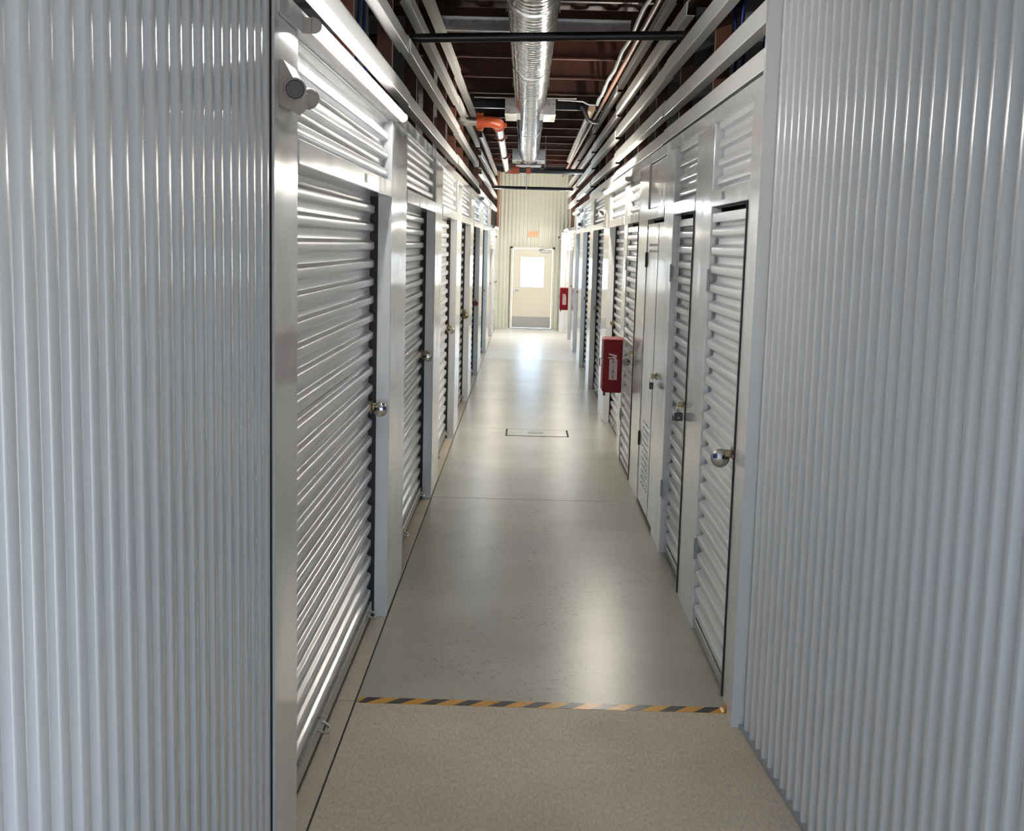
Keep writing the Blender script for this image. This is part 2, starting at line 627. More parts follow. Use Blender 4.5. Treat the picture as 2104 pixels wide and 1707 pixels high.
# girts: horizontal white channels above the doors
def girt(root, X, sgn, y0, y1, z0, z1):
    b = MB()
    h = z1 - z0
    poly = [(0, 0), (.002, .004), (.002, h * .74), (-.004, h * .78), (-.016, h * .80), (-.016, h), (-.06, h), (-.06, h - .006), (-.022, h - .006), (-.022, h * .78), (-.012, h * .76), (-.006, .006), (-.06, .006), (-.06, 0)]
    b.prism([(X + sgn * p[0], z0 + p[1]) for p in (poly if sgn > 0 else poly[::-1])], 'y', y0, y1)
    b.build('girt', GIRT, root)


LG = [(3.03, 3.135), (3.355, 3.465), (3.66, 3.77), (3.95, 4.07)]
RG = [(2.965, 3.076), (3.18, 3.30), (3.47, 3.60), (3.73, 3.85), (4.02, 4.12)]
for i, (a, b_) in enumerate(LG):
    segs = [(3.9, 7.9), (7.905, 13.6), (13.605, 19.4), (20.5, 26.0), (26.005, 31.85)]
    for j, (y0, y1) in enumerate(segs):
        s_ = 0.012 * ((j + i) % 2)
        girt(wall_left, XL - .004 - s_, 1, y0 + .0, y1, a - .05 * (j > 2), b_ - .05 * (j > 2))
for i, (a, b_) in enumerate(RG):
    segs = [(5.42, 9.6), (9.605, 14.8), (14.805, 20.2), (20.205, 26.0), (26.005, 31.85)]
    if i == 3:
        segs[0] = (8.5, 9.6)
    for j, (y0, y1) in enumerate(segs):
        if i == 0 and j > 2: continue
        s_ = 0.012 * ((j + i) % 2)
        dz = -.03 * max(0, j - 1)
        girt(wall_right, XR + .004 + s_, -1, y0, y1, a + dz, b_ + dz)

# studs standing behind the girts
yy = 4.2
while yy < 31.8:
    for root, X, sgn in ((wall_left, XL, 1), (wall_right, XR, -1)):
        if sgn < 0 and yy < 5.6: continue
        b = MB()
        xa = X - sgn * .075
        b.box(xa, xa - sgn * .09, yy - .002, yy + .002, 2.6, 4.38)
        b.box(xa, xa - sgn * .003, yy, yy + .05, 2.6, 4.38)
        b.box(xa - sgn * .087, xa - sgn * .09, yy, yy + .05, 2.6, 4.38)
        b.build('stud', OXIDE_L if int(yy * 7) % 3 else OXIDE, root)
    yy += 1.64

# partitions between the storage units and the outer walls of the dark loft
for root, X, sgn, ys in ((wall_left, XL, -1, (7.3, 10.6, 13.9, 17.2, 20.9, 25.2, 29.5)), (wall_right, XR, 1, (7.2, 9.9, 12.6, 15.6, 19.2, 22.6, 25.7, 29.2))):
    for y in ys:
        prof = rib_profile(0.0, 4.05, 0.3, 0.03, .3, .45)
        b = MB()
        b.strip([(y - d, z) for d, z in prof], 'x', X + sgn * .19, X + sgn * 3.5)
        b.build('partition_panel', PARTITION, root)
MB().box(-4.45, -4.3, -5, 33.5, 0, 4.45).build('loft_side', PARTITION, wall_left)
MB().box(4.5, 4.65, 0.9, 33.5, 0, 4.45).build('loft_side', PARTITION, wall_right)

# ---------------------------------------------------------------- front ribbed walls
PITCH_L = 0.091
NP = 7
y = 3.655
first = True
while y > -5.0:
    y0 = max(y - NP * PITCH_L, -5.0)
    # the ribs run vertically; the overlap of two sheets stands a little proud
    prof = rib_profile(y0 - .03, y, PITCH_L, .02, .46, .30)
    off = 0.0015 if int(round((3.655 - y) / (NP * PITCH_L))) % 2 else 0.0
    b = MB()
    b.strip([(XL - .02 + d + off, t) for d, t in prof], 'z', 0.0, 4.4)
    b.build('ribbed_panel', SHEET, wall_left)
    y = y0
MB().box(XL - .3, XL - .03, -5, 3.66, 0, 4.42).build('wall_core', PARTITION, wall_left)
b = MB()
b.prism([(XL - .03, 3.645), (XL + .008, 3.645), (XL + .008, 3.70), (XL - .03, 3.70)], 'z', 0, 4.4)
b.build('corner_trim', ENAMEL, wall_left)
MB().box(XL - .028, XL + .0005, 3.638, 3.6455, 0, 4.4).build('joint_strip', TRACK_AND_GAP, wall_left)

# right front wall leans outwards by about four degrees towards the entrance
ANG = math.radians(-3.9)
PITCH_R = 0.0975
wr = link('ribbed_wall', None, wall_right, (1.045, 5.46, 0))
wr.rotation_euler = (0, 0, 0)
ca, sa = math.cos(ANG), math.sin(ANG)


def rfw(d, t):      # d into the corridor (towards -x), t along -y from the corner
    # direction along the wall towards the entrance: (sin, -cos)
    ux, uy = 0.0680, -0.99769
    nx, ny = -0.99769, -0.0680
    return (1.045 + ux * t + nx * d, 5.44 + uy * t + ny * d)


t = 0.0
while t < 4.5:
    t1 = t + 8 * PITCH_R
    prof = [(d, q) for d, q in rib_profile(t, t1 + .03, PITCH_R, .028, .26, .42)]
    off = 0.0015 if int(round(t / (8 * PITCH_R))) % 2 else 0.0
    b = MB()
    b.strip([rfw(d - .028 + off, q) for d, q in prof], 'z', 0.012, 4.4)
    b.build('ribbed_panel', SHEET, wr)
    t = t1
b = MB()
b.prism([rfw(-.05, 0), rfw(-.3, 0), rfw(-.3, 4.68), rfw(-.05, 4.68)], 'z', 0, 4.42)
b.build('wall_core', PARTITION, wr)
bb = MB()
bb.prism([rfw(-.024, 0.02), rfw(.008, 0.02), rfw(.008, 4.68), rfw(-.024, 4.68)], 'z', 0, 0.018)
tag(bb.build('baseboard_right', GREYC), kind='structure')
b = MB()
b.prism([(XR - .014, 5.37), (1.062, 5.37), (1.062, 5.43), (XR - .002, 5.43), (XR - .002, 5.50), (XR - .014, 5.50)], 'z', 0, 2.862)
b.prism([(XR - .016, 5.37), (1.062, 5.37), (1.062, 5.415), (XR - .016, 5.415)], 'z', 2.862, 4.4)
b.build('corner_trim', ENAMEL, wall_right)
b = MB()
b.prism([rfw(-.03, -.006), rfw(.003, -.006), rfw(.003, .006), rfw(-.03, .006)], 'z', 0, 4.4)
b.build('joint_strip', GREYC, wall_right)

# ---------------------------------------------------------------- end wall with the exit door
wall_end = struct('wall_end')
DX0, DX1, DZ = -0.385, 0.755, 2.12
for x0 in [XL - .25 + .6 * i for i in range(4)]:
    x1 = x0 + .6
    for za, zb, cut in ((0, DZ, True), (DZ, 4.0, False)):
        spans = [(x0, x1)]
        if cut:
            spans = [(max(x0, -1.1), min(x1, DX0)), (max(x0, DX1), min(x1, 1.4))]
        for a, c in spans:
            if c - a < .02: continue
            p = [(31.9 - d, q) for d, q in rib_profile(a, c, 0.1, .02, .4, .4)]
            b = MB()
            b.strip([(q, yv) for yv, q in p], 'z', za, zb)
            b.build('ribbed_panel', SHEET_END, wall_end)
b = MB()
b.box(-1.2, DX0 - .0, 31.93, 32.05, 0, 4.2)
b.box(DX1, 1.6, 31.93, 32.05, 0, 4.2)
b.box(DX0, DX1, 31.93, 32.05, DZ, 4.2)
b.build('wall_core', PARTITION, wall_end)
MB().box(-4.4, -1.2, 31.95, 32.05, 0, 4.42).build('loft_end', PARTITION, wall_end)
MB().box(1.6, 4.6, 31.95, 32.05, 0, 4.42).build('loft_end', PARTITION, wall_end)
MB().box(XL - .02, XR, 31.80, 31.88, 4.02, 4.12, .006).build('black_beam', BLACKP, wall_end)
MB().box(XL - .01, XL + .045, 31.6, 31.87, 2.6, 4.02).build('corner_angle', BROWNP, wall_end)
MB().box(0.4, XR, 31.76, 31.80, 3.98, 4.03, .005).build('top_flashing', GALV, wall_end)

door = struct('door_1', (0.185, 31.88, 0))
b = MB()
b.box(DX0, DX0 + .055, 31.83, 31.95, 0, DZ, .004)
b.box(DX1 - .055, DX1, 31.83, 31.95, 0, DZ, .004)
b.box(DX0, DX1, 31.83, 31.95, DZ - .055, DZ, .004)
b.build('door_frame', DOORP, door)
WX0, WX1, WZ0, WZ1 = -0.125, 0.495, 1.07, 1.86
a0, a1 = DX0 + .06, DX1 - .06
b = MB()
b.box(a0, WX0, 31.87, 31.915, .02, DZ - .06)
b.box(WX1, a1, 31.87, 31.915, .02, DZ - .06)
b.box(WX0, WX1, 31.87, 31.915, .02, WZ0)
b.box(WX0, WX1, 31.87, 31.915, WZ1, DZ - .06)
leaf = b.build('door_leaf', DOORP, door)
b = MB()
for q in ((WX0 - .02, WX0 + .012, WZ0 - .02, WZ1 + .02), (WX1 - .012, WX1 + .02, WZ0 - .02, WZ1 + .02), (WX0 + .012, WX1 - .012, WZ0 - .02, WZ0 + .012), (WX0 + .012, WX1 - .012, WZ1 - .012, WZ1 + .02)):
    b.box(q[0], q[1], 31.862, 31.872, q[2], q[3], .003)
b.build('window_bead', DOORP, leaf)
MB().box(WX0, WX1, 31.890, 31.896, WZ0, WZ1).build('window_pane', GLASS, leaf)
MB().box(a0 + .01, a1 - .01, 31.864, 31.87, .03, .31, .001).build('kick_plate', STEEL, leaf)
b = MB()
b.tube([(-.265, 31.87, .99), (-.265, 31.82, .99)], .012, 10)
b.tube([(-.265, 31.825, .99), (-.16, 31.822, .985)], .010, 10)
b.tube([(-.265, 31.87, .99), (-.265, 31.862, .99)], .03, 14)
b.build('door_handle', CHROME, leaf)
b = MB()
b.box(.40, .62, 31.81, 31.865, 1.985, 2.035, .008)
b.tube([(.5, 31.80, 2.04), (.33, 31.76, 2.05), (.62, 31.82, 2.09)], .008, 8)
b.build('door_closer', GALV, leaf)
MB().box(DX0, DX1, 31.78, 31.95, 0, .014, .004).build('threshold', GALV, door)

# entrance end behind the camera (the place where daylight comes in)
wall_back = struct('wall_back')
b = MB()
b.box(-4.4, -0.6, -4.2, -4.05, 0, 4.45)
b.box(1.4, 1.6, -4.2, -4.05, 0, 4.45)
b.box(-0.6, 1.4, -4.2, -4.05, 2.45, 4.45)
b.build('wall_core', SHEET, wall_back)
for xa in (-0.6, 0.4):
    b = MB()
    b.box(xa, xa + .06, -4.15, -4.09, 0, 2.45)
    b.box(xa + .94, xa + 1.0, -4.15, -4.09, 0, 2.45)
    b.box(xa + .06, xa + .94, -4.15, -4.09, 0, .1)
    b.box(xa + .06, xa + .94, -4.15, -4.09, 2.37, 2.45)
    fr_ = b.build('entrance_frame', GALV, wall_back)
    MB().box(xa + .06, xa + .94, -4.123, -4.117, .1, 2.37).build('entrance_pane', GLASS, fr_)
# glazed side entrance on the right, behind the camera
b = MB()
b.box(1.5, 1.6, -4.05, -2.35, 0, 4.45)
b.box(1.5, 1.6, -2.35, 0.85, 2.3, 4.45)
b.box(1.36, 1.6, 0.80, 0.90, 0, 4.45)
b.box(1.6, 4.6, 0.85, 0.95, 0, 4.45)
b.build('entrance_wall', SHEET, wall_back)
for ya in (-2.35, -1.56, -0.77, 0.02):
    b = MB()
    b.box(1.52, 1.58, ya, ya + .05, 0, 2.3)
    b.box(1.52, 1.58, ya + .74, ya + .79, 0, 2.3)
    b.box(1.52, 1.58, ya + .05, ya + .74, 0, .1)
    b.box(1.52, 1.58, ya + .05, ya + .74, 2.22, 2.3)
    fr_ = b.build('entrance_frame', GALV, wall_back)
    MB().box(1.547, 1.553, ya + .05, ya + .74, .1, 2.22).build('entrance_pane', GLASS, fr_)

# ================================================================ THINGS
# ---------------------------------------------------------------- roll-up doors
SLAT = 0.1


def slat_mesh(w):
    prof = rib_profile(0, SLAT, SLAT, 0.024, .36, .40)
    b = MB()
    b.strip([(d, z) for d, z in prof], 'y', .022, w - .034)
    return b.mesh('slat', CURTAIN)


def roll_door(sidex, y0, y1, hz, label, group, latch_far=True, handle_ys=(0.35, 0.93)):
    left = sidex < 0
    w_ = y1 - y0
    root = thing('storage_door', label, 'door', (sidex, y0 if left else y1, 0), 0 if left else PI, group)
    wk = round(w_, 3)
    nsl = int((hz - .10) / SLAT) + 1
    for k in range(nsl):
        o = link('slat', cached(('slat', wk), lambda: slat_mesh(w_)), root, (-0.115 + random.uniform(-.0012, .0012), 0, .10 + k * SLAT))

    def part(name, key, m, fn):
        def mk():
            b = MB()
            fn(b)
            return b.mesh(name, m)
        return link(name, cached((name, key), mk), root)
    # guides: dark channels at both jambs
    def guide(b, ya, yb):
        b.box(-.148, -.062, ya, ya + .004, 0, hz)
        b.box(-.148, -.144, ya, yb, 0, hz)
        b.box(-.150, -.14, ya, yb, 0, hz)
    def g1(b):
        b.box(-.149, -.13, .002, .05, 0, hz + .0)
        b.box(-.13, -.076, .002, .012, 0, hz)
    def g2(b):
        b.box(-.149, -.13, w_ - .06, w_ - .002, 0, hz)
        b.box(-.13, -.074, w_ - .016, w_ - .002, 0, hz)
    def g3(b):
        b.box(-.076, -.070, w_ - .022, w_ - .002, .0, hz)
    part('guide', (wk, 1, hz), TRACK_AND_GAP, g1)
    g = part('guide', (wk, 2, hz), TRACK_AND_GAP, g2)
    def bar(b):
        b.box(-.125, -.083, .018, w_ - .030, .032, .105, .004)
        b.box(-.128, -.116, .018, w_ - .030, .016, .034)
    part('bottom_bar', wk, GALV, bar)
    def foot_gap(b):  # black strip painting the shade of the gap under the bar
        b.box(-.124, -.09, .018, w_ - .030, .002, .016)
    part('foot_gap_shade', wk, TRACK_AND_GAP, foot_gap)
    def handle(b):
        b.tube([(-.085, -.045, .085), (-.058, -.045, .07), (-.045, -.03, .062), (-.045, .03, .062), (-.058, .045, .07), (-.085, .045, .085)], .007, 8)
    for fr_ in handle_ys:
        h = part('pull_handle', 0, STEEL, handle)
        h.location = (0, fr_ * w_, 0)
    # slide latch
    ly = w_ - .085 if latch_far else .09
    def latch(b):
        b.box(-.094, -.086, ly - .05, ly + .035, 1.215, 1.285, .003)
        b.box(-.086, -.070, ly - .02, ly + .06, 1.235, 1.262, .004)
        b.box(-.086, -.044, ly + .008, ly + .016, 1.225, 1.27, .003)
    part('slide_latch', (wk, latch_far), BRASS, latch)
    return root


GL = 'ribbed roll-up doors along the corridor'
llab = ['wide white ribbed roll-up door nearest the wall lamp with two heads',
        'second white roll-up door on the left, beyond the first column, streaked with reflections',
        'third white roll-up door on the left wall',
        'fourth white roll-up door on the left wall',
        'fifth white roll-up door on the left, secured with a red lock',
        'sixth white roll-up door on the left, under the cool strip light',
        'seventh white roll-up door on the left, lower than its neighbours']
for (y0, y1, hz), lab in zip(LEFT[:7], llab):
    roll_door(XL, y0, y1, hz, lab, GL)
rlab = ['first roll-up door on the right, behind the nearer red cabinet',
        'second roll-up door on the right, bluish, past the nearer red cabinet',
        'third roll-up door on the right wall',
        'fourth roll-up door on the right wall, last of the tall ones',
        'fifth roll-up door on the right, low one before the farther red cabinet',
        'sixth roll-up door on the right, beside the farther red cabinet']
for (y0, y1, hz), lab in zip(RIGHT[4:], rlab):
    roll_door(XR, y0, y1, hz, lab, GL, False)


# ---------------------------------------------------------------- hinged doors
def swing_door(sidex, y0, y1, hz, label, group, solid=False, recess=0.0, gap_shade=False):
    """local +x points into the corridor; on the right wall local y runs towards the camera"""
    left = sidex < 0
    w_ = y1 - y0
    root = thing('hinged_door', label, 'door', (sidex, y0 if left else y1, 0), 0 if left else PI, group)
    top = hz - .035

    def part(name, m, fn, key=None):
        b = MB()
        fn(b)
        o = bpy.data.objects.new(name, b.mesh(name, m))
        COL.objects.link(o)
        o.parent = root
        return o
    # hinge side is at local y = 0, latch side at local y = w
    def jamb(b):
        b.box(-.13, -.055, .0015, .012, 0, hz)
        b.box(-.13, -.055, w_ - .012, w_ - .0015, 0, hz)
        b.box(-.13, -.05, .012, w_ - .012, hz - .006, hz - .001)
        b.box(-.13, -.12, .012, w_ - .012, 0, hz - .006)
    part('door_lining', TRACK_AND_GAP, jamb)
    if solid:
        def leaf(b):
            b.box(-.045, -.006, .014, w_ - .016, .035, top, .003)
        lf = part('leaf', ENAMEL, leaf)
        def louv(b):
            for r in range(11):
                for c in range(5):
                    yv = w_ * .22 + c * .10 + (.03 if r % 2 else 0)
                    z = .22 + r * .052
                    b.prism([(-.006, z), (.004, z + .004), (-.006, z + .022)], 'y', yv, yv + .05)
            for r in range(2):
                for c in range(6):
                    yv = w_ * .18 + c * .11
                    z = 2.14 + r * .05
                    b.prism([(-.006, z), (.004, z + .004), (-.006, z + .022)], 'y', yv, yv + .05)
        lv = part('vent_louvres', GALV, louv)
        lv['kind'] = 'stuff'
        def seam(b):
            b.box(-.0065, -.004, w_ * .70, w_ * .70 + .006, .04, top - .01)
        part('seam', HINGE, seam)
    else:
        z0 = .075
        nsl = int((top - .05 - z0) / SLAT)
        PT = (top - .05 - z0) / nsl
        def sl():
            prof = rib_profile(0, PT, PT, 0.034, .40, .36)
            b = MB()
            b.strip([(d - .040 - recess, z) for d, z in prof], 'y', .055, w_ - .045)
            b.strip([(d - .040 - recess, z) for d, z in prof[len(prof) // 2 - 8:len(prof) // 2 + 8]], 'y', .030, .0551)
            return b.mesh('slat', CURTAIN)
        for k in range(nsl):
            link('slat', cached(('sw', round(w_, 3), recess), sl), root, (0, 0, z0 + k * PT))
        def cap_(b):
            b.box(-.048 - recess, -.003 - recess, w_ - .050, w_ - .026, .07, top, .003)
        part('edge_strip', ENAMEL, cap_)
        def rails(b):
            b.box(-.048 - recess, -.006 - recess, .016, w_ - .051, top - .05, top, .003)
        part('top_rail', GALV if recess else ENAMEL, rails)
        def back(b):
            b.box(-.062 - recess, -.050 - recess, .016, w_ - .026, .045, top)
        part('backing_sheet', TRACK_AND_GAP, back)
        def hst(b):
            b.box(-.048 - recess, -.028 - recess, .014, .029, .045, top)
        part('hinge_stile', GREYC, hst)
        def bot(b):
            b.box(-.048 - recess, -.010 - recess, .016, w_ - .026, .022, .072, .004)
        part('bottom_rail', GALV, bot)
    for hz_ in (.5, 2.02) if solid else (.42, 1.95):
        def hg(b):
            b.box(-.005, .003, .002, .028, hz_, hz_ + .115, .001)
            b.tube([(.003, .012, hz_ - .004), (.003, .012, hz_ + .119)], .007, 8)
        part('hinge', HINGE if solid else GREYC, hg)
    if gap_shade:  # black strip painted in as the shade of the gap beside the leaf
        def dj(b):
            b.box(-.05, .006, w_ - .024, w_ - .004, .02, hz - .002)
        part('gap_shade_strip', TRACK_AND_GAP, dj)
    def hasp(b):
        b.box(-.006, .004, w_ - .12, w_ - .06, 1.185, 1.235, .003)
        b.box(.004, .040, w_ - .068, w_ - .062, 1.195, 1.23, .003)
        b.box(.0, .012, w_ - .05, w_ - .012, 1.20, 1.215)
    part('hasp', BRASS, hasp)
    return root


GH = 'hinged metal doors on the right wall'
swing_door(XR, *RIGHT[0], 'ribbed white hinged door numbered 1053, beside the right ribbed wall', GH, gap_shade=True)
swing_door(XR, *RIGHT[1], 'ribbed white hinged door with square black padlock, next after door 1053', GH, recess=.03, gap_shade=True)
swing_door(XR, *RIGHT[2], 'smooth glossy metal door with small vent slots', GH, solid=True)
swing_door(XR, *RIGHT[3], 'narrow ribbed hinged door between smooth door and nearer red cabinet', GH, gap_shade=True)
swing_door(XL, *LEFT[7], 'last ribbed door on the left, next to the end wall', None)


# ---------------------------------------------------------------- locks
def disc_lock(loc, label, m=CHROME, sticker=True, r=.041, face=-1, group='round disc padlocks'):
    root = thing('disc_padlock', label, 'padlock', loc, 0, group)
    b = MB()
    n_ = 28
    prof = [(0, -.014), (r * .82, -.014), (r * .97, -.008), (r, 0), (r * .97, .008), (r * .82, .014), (0, .014)]
    vs = []
    for d, t_ in prof:
        for k in range(n_):
            a = 2 * PI * k / n_
            vs.append((d * math.cos(a), t_, d * math.sin(a)))
    fs = [(i * n_ + k, i * n_ + (k + 1) % n_, (i + 1) * n_ + (k + 1) % n_, (i + 1) * n_ + k) for i in range(len(prof) - 1) for k in range(n_)]
    b.add(vs, fs, True)
    o = bpy.data.objects.new('body', b.mesh('body', m)); COL.objects.link(o); o.parent = root
    # notch where the shackle crosses
    s_ = 1 if loc[0] < 0 else -1
    b = MB()
    b.tube([(-s_ * r * .45, -.0150, r * .35), (-s_ * r * .45, -.0155, -.001)], r * .30, 12)
    o = bpy.data.objects.new('shackle_notch', b.mesh('shackle_notch', BLACKPL)); COL.objects.link(o); o.parent = root
    b = MB()
    b.tube([(-s_ * r * .9, -.006, r * .5), (-s_ * r * .45, -.016, r * .28), (-s_ * r * .35, -.016, -r * .25), (-s_ * r * .8, -.004, -r * .45)], .0042, 8)
    o = bpy.data.objects.new('shackle', b.mesh('shackle', STEEL)); COL.objects.link(o); o.parent = root
    b = MB()
    b.tube([(s_ * r * .05, -.0145, -r * .42), (s_ * r * .05, -.0165, -r * .42)], r * .2, 12)
    o = bpy.data.objects.new('keyway', b.mesh('keyway', BRASS)); COL.objects.link(o); o.parent = root
    if sticker:
        b = MB()
        b.box(s_ * r * .35, s_ * r * .8, -.0152, -.0142, r * .02, r * .48)
        o = bpy.data.objects.new('sticker', b.mesh('sticker', BLUE)); COL.objects.link(o); o.parent = root
        o['label'] = 'blue sticker'
    return root


disc_lock((XL - .040, 6.795, 1.235), 'chrome disc padlock with blue sticker on the nearest left roll-up door')
disc_lock((XL - .042, 10.13, 1.225), 'plain chrome disc padlock on the second left roll-up door', sticker=False)
disc_lock((XL - .046, 13.42, 1.215), 'dull disc padlock on the third left roll-up door', STEEL, False)
disc_lock((XL - .046, 16.69, 1.19), 'brass toned disc padlock on the fourth left roll-up door', BRASS, False)
disc_lock((XL - .046, 20.12, 1.19), 'small red padlock on the fifth left roll-up door', REDLOCK, False)
disc_lock((XR - .056, 5.79, 1.185), 'grey disc padlock with blue sticker on the door numbered 1053', STEEL, True, .046)
disc_lock((XR - .052, 11.32, 1.12), 'dull grey disc padlock on the narrow ribbed door by the red cabinet', GREYC, False, .040)


def padlock(loc, label, wd, ht):
    root = thing('shackle_padlock', label, 'padlock', loc, 0, 'black shackle padlocks')
    b = MB()
    b.box(-wd / 2, wd / 2, -.012, .012, -ht, 0, .004)
    o = bpy.data.objects.new('body', b.mesh('body', BLACKPL)); COL.objects.link(o); o.parent = root
    b = MB()
    q = wd * .32
    b.tube([(-q, 0, -.004), (-q, 0, .022)] + [(-q * math.cos(PI * k / 6), 0, .022 + q * math.sin(PI * k / 6)) for k in range(1, 6)] + [(q, 0, .022), (q, 0, -.004)], .004, 8)
    o = bpy.data.objects.new('shackle', b.mesh('shackle', CHROME)); COL.objects.link(o); o.parent = root
    b = MB()
    b.tube([(0, -.0125, -ht * .6), (0, -.0135, -ht * .6)], wd * .12, 10)
    o = bpy.data.objects.new('keyway', b.mesh('keyway', BRASS)); COL.objects.link(o); o.parent = root
    return root


padlock((XR - .038, 7.535, 1.165), 'square black padlock on the ribbed door next after door 1053', .052, .052)
padlock((XR - .038, 9.20, 1.165), 'slim black padlock hanging on the smooth glossy door', .030, .050)


# ---------------------------------------------------------------- strip lights
def strip_light(X, sgn, y0, y1, z, label, glow):
    root = thing('strip_light', label, 'light', (X, (y0 + y1) / 2, z), 0, 'strip lights on the wall tops')
    b = MB()
    b.box(X - sgn * .035, X + sgn * .004, y0, y1, z - .004, z + .046, .003)
    b.build('housing', FIXT, root)
    b = MB()
    poly = [(X + sgn * (.004 + .028 * math.sin(PI * k / 10)), z + .021 - .023 * math.cos(PI * k / 10)) for k in range(11)]
    b.prism(poly, 'y', y0 + .012, y1 - .012, True)
    b.build('diffuser', GLOW[glow], root)
    b = MB()
    poly = [(X + sgn * (.004 + .031 * math.sin(PI * k / 10)), z + .021 - .026 * math.cos(PI * k / 10)) for k in range(11)]
    b.prism(poly, 'y', y0 - .004, y0 + .012)
    b.build('end_cap', FIXT, root)
    b = MB()
    b.prism(poly, 'y', y1 - .012, y1 + .004)
    b.build('end_cap', FIXT, root)


strip_light(XL + .040, 1, 4.07, 6.97, 2.842, 'lit strip light above the nearest left roll-up door', 'tube_glow_neutral')
strip_light(XL + .047, 1, 19.7, 22.4, 2.86, 'lit strip light above the sixth left roll-up door', 'tube_glow_cool')
strip_light(XR - .047, -1, 12.0, 15.2, 2.81, 'lit strip light above the nearer red cabinet', 'tube_glow_warm')
strip_light(XR - .047, -1, 22.6, 25.2, 2.80, 'lit strip light above the fourth right roll-up door', 'tube_glow_cool')
strip_light(XR - .047, -1, 28.0, 30.6, 2.52, 'lit strip light above the farther red cabinet', 'tube_glow_warm')
strip_light(XL + .047, 1, 27.2, 29.8, 2.52, 'lit strip light on the left near the end wall', 'tube_glow_warm')


# fill lamps added out of view over the entrance end to brighten the floor
for i, (px_, py_) in enumerate(((0.15, -2.2), (0.2, 1.6))):
    root = thing('fill_lamp', ('first' if i == 0 else 'second') + ' added fill lamp hanging under the roof from the entrance', 'light', (px_, py_, 3.7), 0, 'added fill lamps by the entrance')
    b = MB(); b.box(px_ - .09, px_ + .09, py_ - .62, py_ + .62, 3.70, 3.76, .01); b.build('housing', FIXT, root)
    b = MB(); b.box(px_ - .075, px_ + .075, py_ - .60, py_ + .60, 3.688, 3.70, .004); b.build('diffuser', GLOW['fill_lamp_glow'], root)
    for q in (-.5, .5):
        b = MB(); b.tube([(px_, py_ + q, 3.76), (px_, py_ + q, 4.4)], .006, 8); b.build('hanger', GREYC, root)


# ---------------------------------------------------------------- emergency lights
def emergency_light(X, sgn, y0, z0, label):
    root = thing('emergency_light', label, 'light', (X, y0 + .13, z0), 0, 'two-headed emergency lights')
    b = MB()
    b.prism([(X, z0 + .0), (X + sgn * .03, z0 - .012), (X + sgn * .058, z0 + .018), (X + sgn * .060, z0 + .05), (X + sgn * .014, z0 + .132), (X, z0 + .134)], 'y', y0 + .02, y0 + .21)
    b.build('body', FIXT, root)
    for yv, dy in ((y0, -1), (y0 + .23, 1)):
        cx, cz = X + sgn * .046, z0 + .048
        b = MB()
        ax = Vector((sgn * .25, dy * .95, -.15)).normalized()
        c0 = Vector((cx, yv + .02 if dy < 0 else yv - .02, cz))
        b.tube([c0 - ax * .02, c0, c0 + ax * .03, c0 + ax * .036], [.018, .03, .034, .031], 20)
        h = b.build('lamp_head', FIXT, root)
        b = MB()
        b.tube([c0 + ax * .0362, c0 + ax * .038], [.029, .026], 20)
        b.build('lens', LENS, h)
    return root


emergency_light(XL, 1, 3.73, 2.576, 'two-headed emergency light on the nearest left column')
emergency_light(XR, -1, 22.3, 2.52, 'two-headed emergency light on the right wall before the third strip light')
emergency_light(XR - .13, -1, 31.0, 2.33, 'two-headed emergency light on the right pier by the end wall')
emergency_light(XL, 1, 29.1, 2.3, 'two-headed emergency light on the left wall by the last door')

t_ = thing('remote_lamp_head', 'small single lamp head on a conduit above the first right roll-up door', 'light', (XR - .03, 15.3, 2.58))
b = MB(); b.tube([(XR - .02, 15.35, 2.40), (XR - .02, 15.35, 2.56), (XR - .04, 15.34, 2.6)], .014, 8); b.build('bracket', FIXT, t_)
b = MB(); b.tube([(XR - .05, 15.36, 2.6), (XR - .08, 15.30, 2.59), (XR - .095, 15.26, 2.585)], [.03, .045, .042], 16); h = b.build('lamp_head', FIXT, t_)
b = MB(); b.tube([(XR - .0955, 15.259, 2.585), (XR - .097, 15.257, 2.584)], .036, 16); b.build('lens', LENS, h)

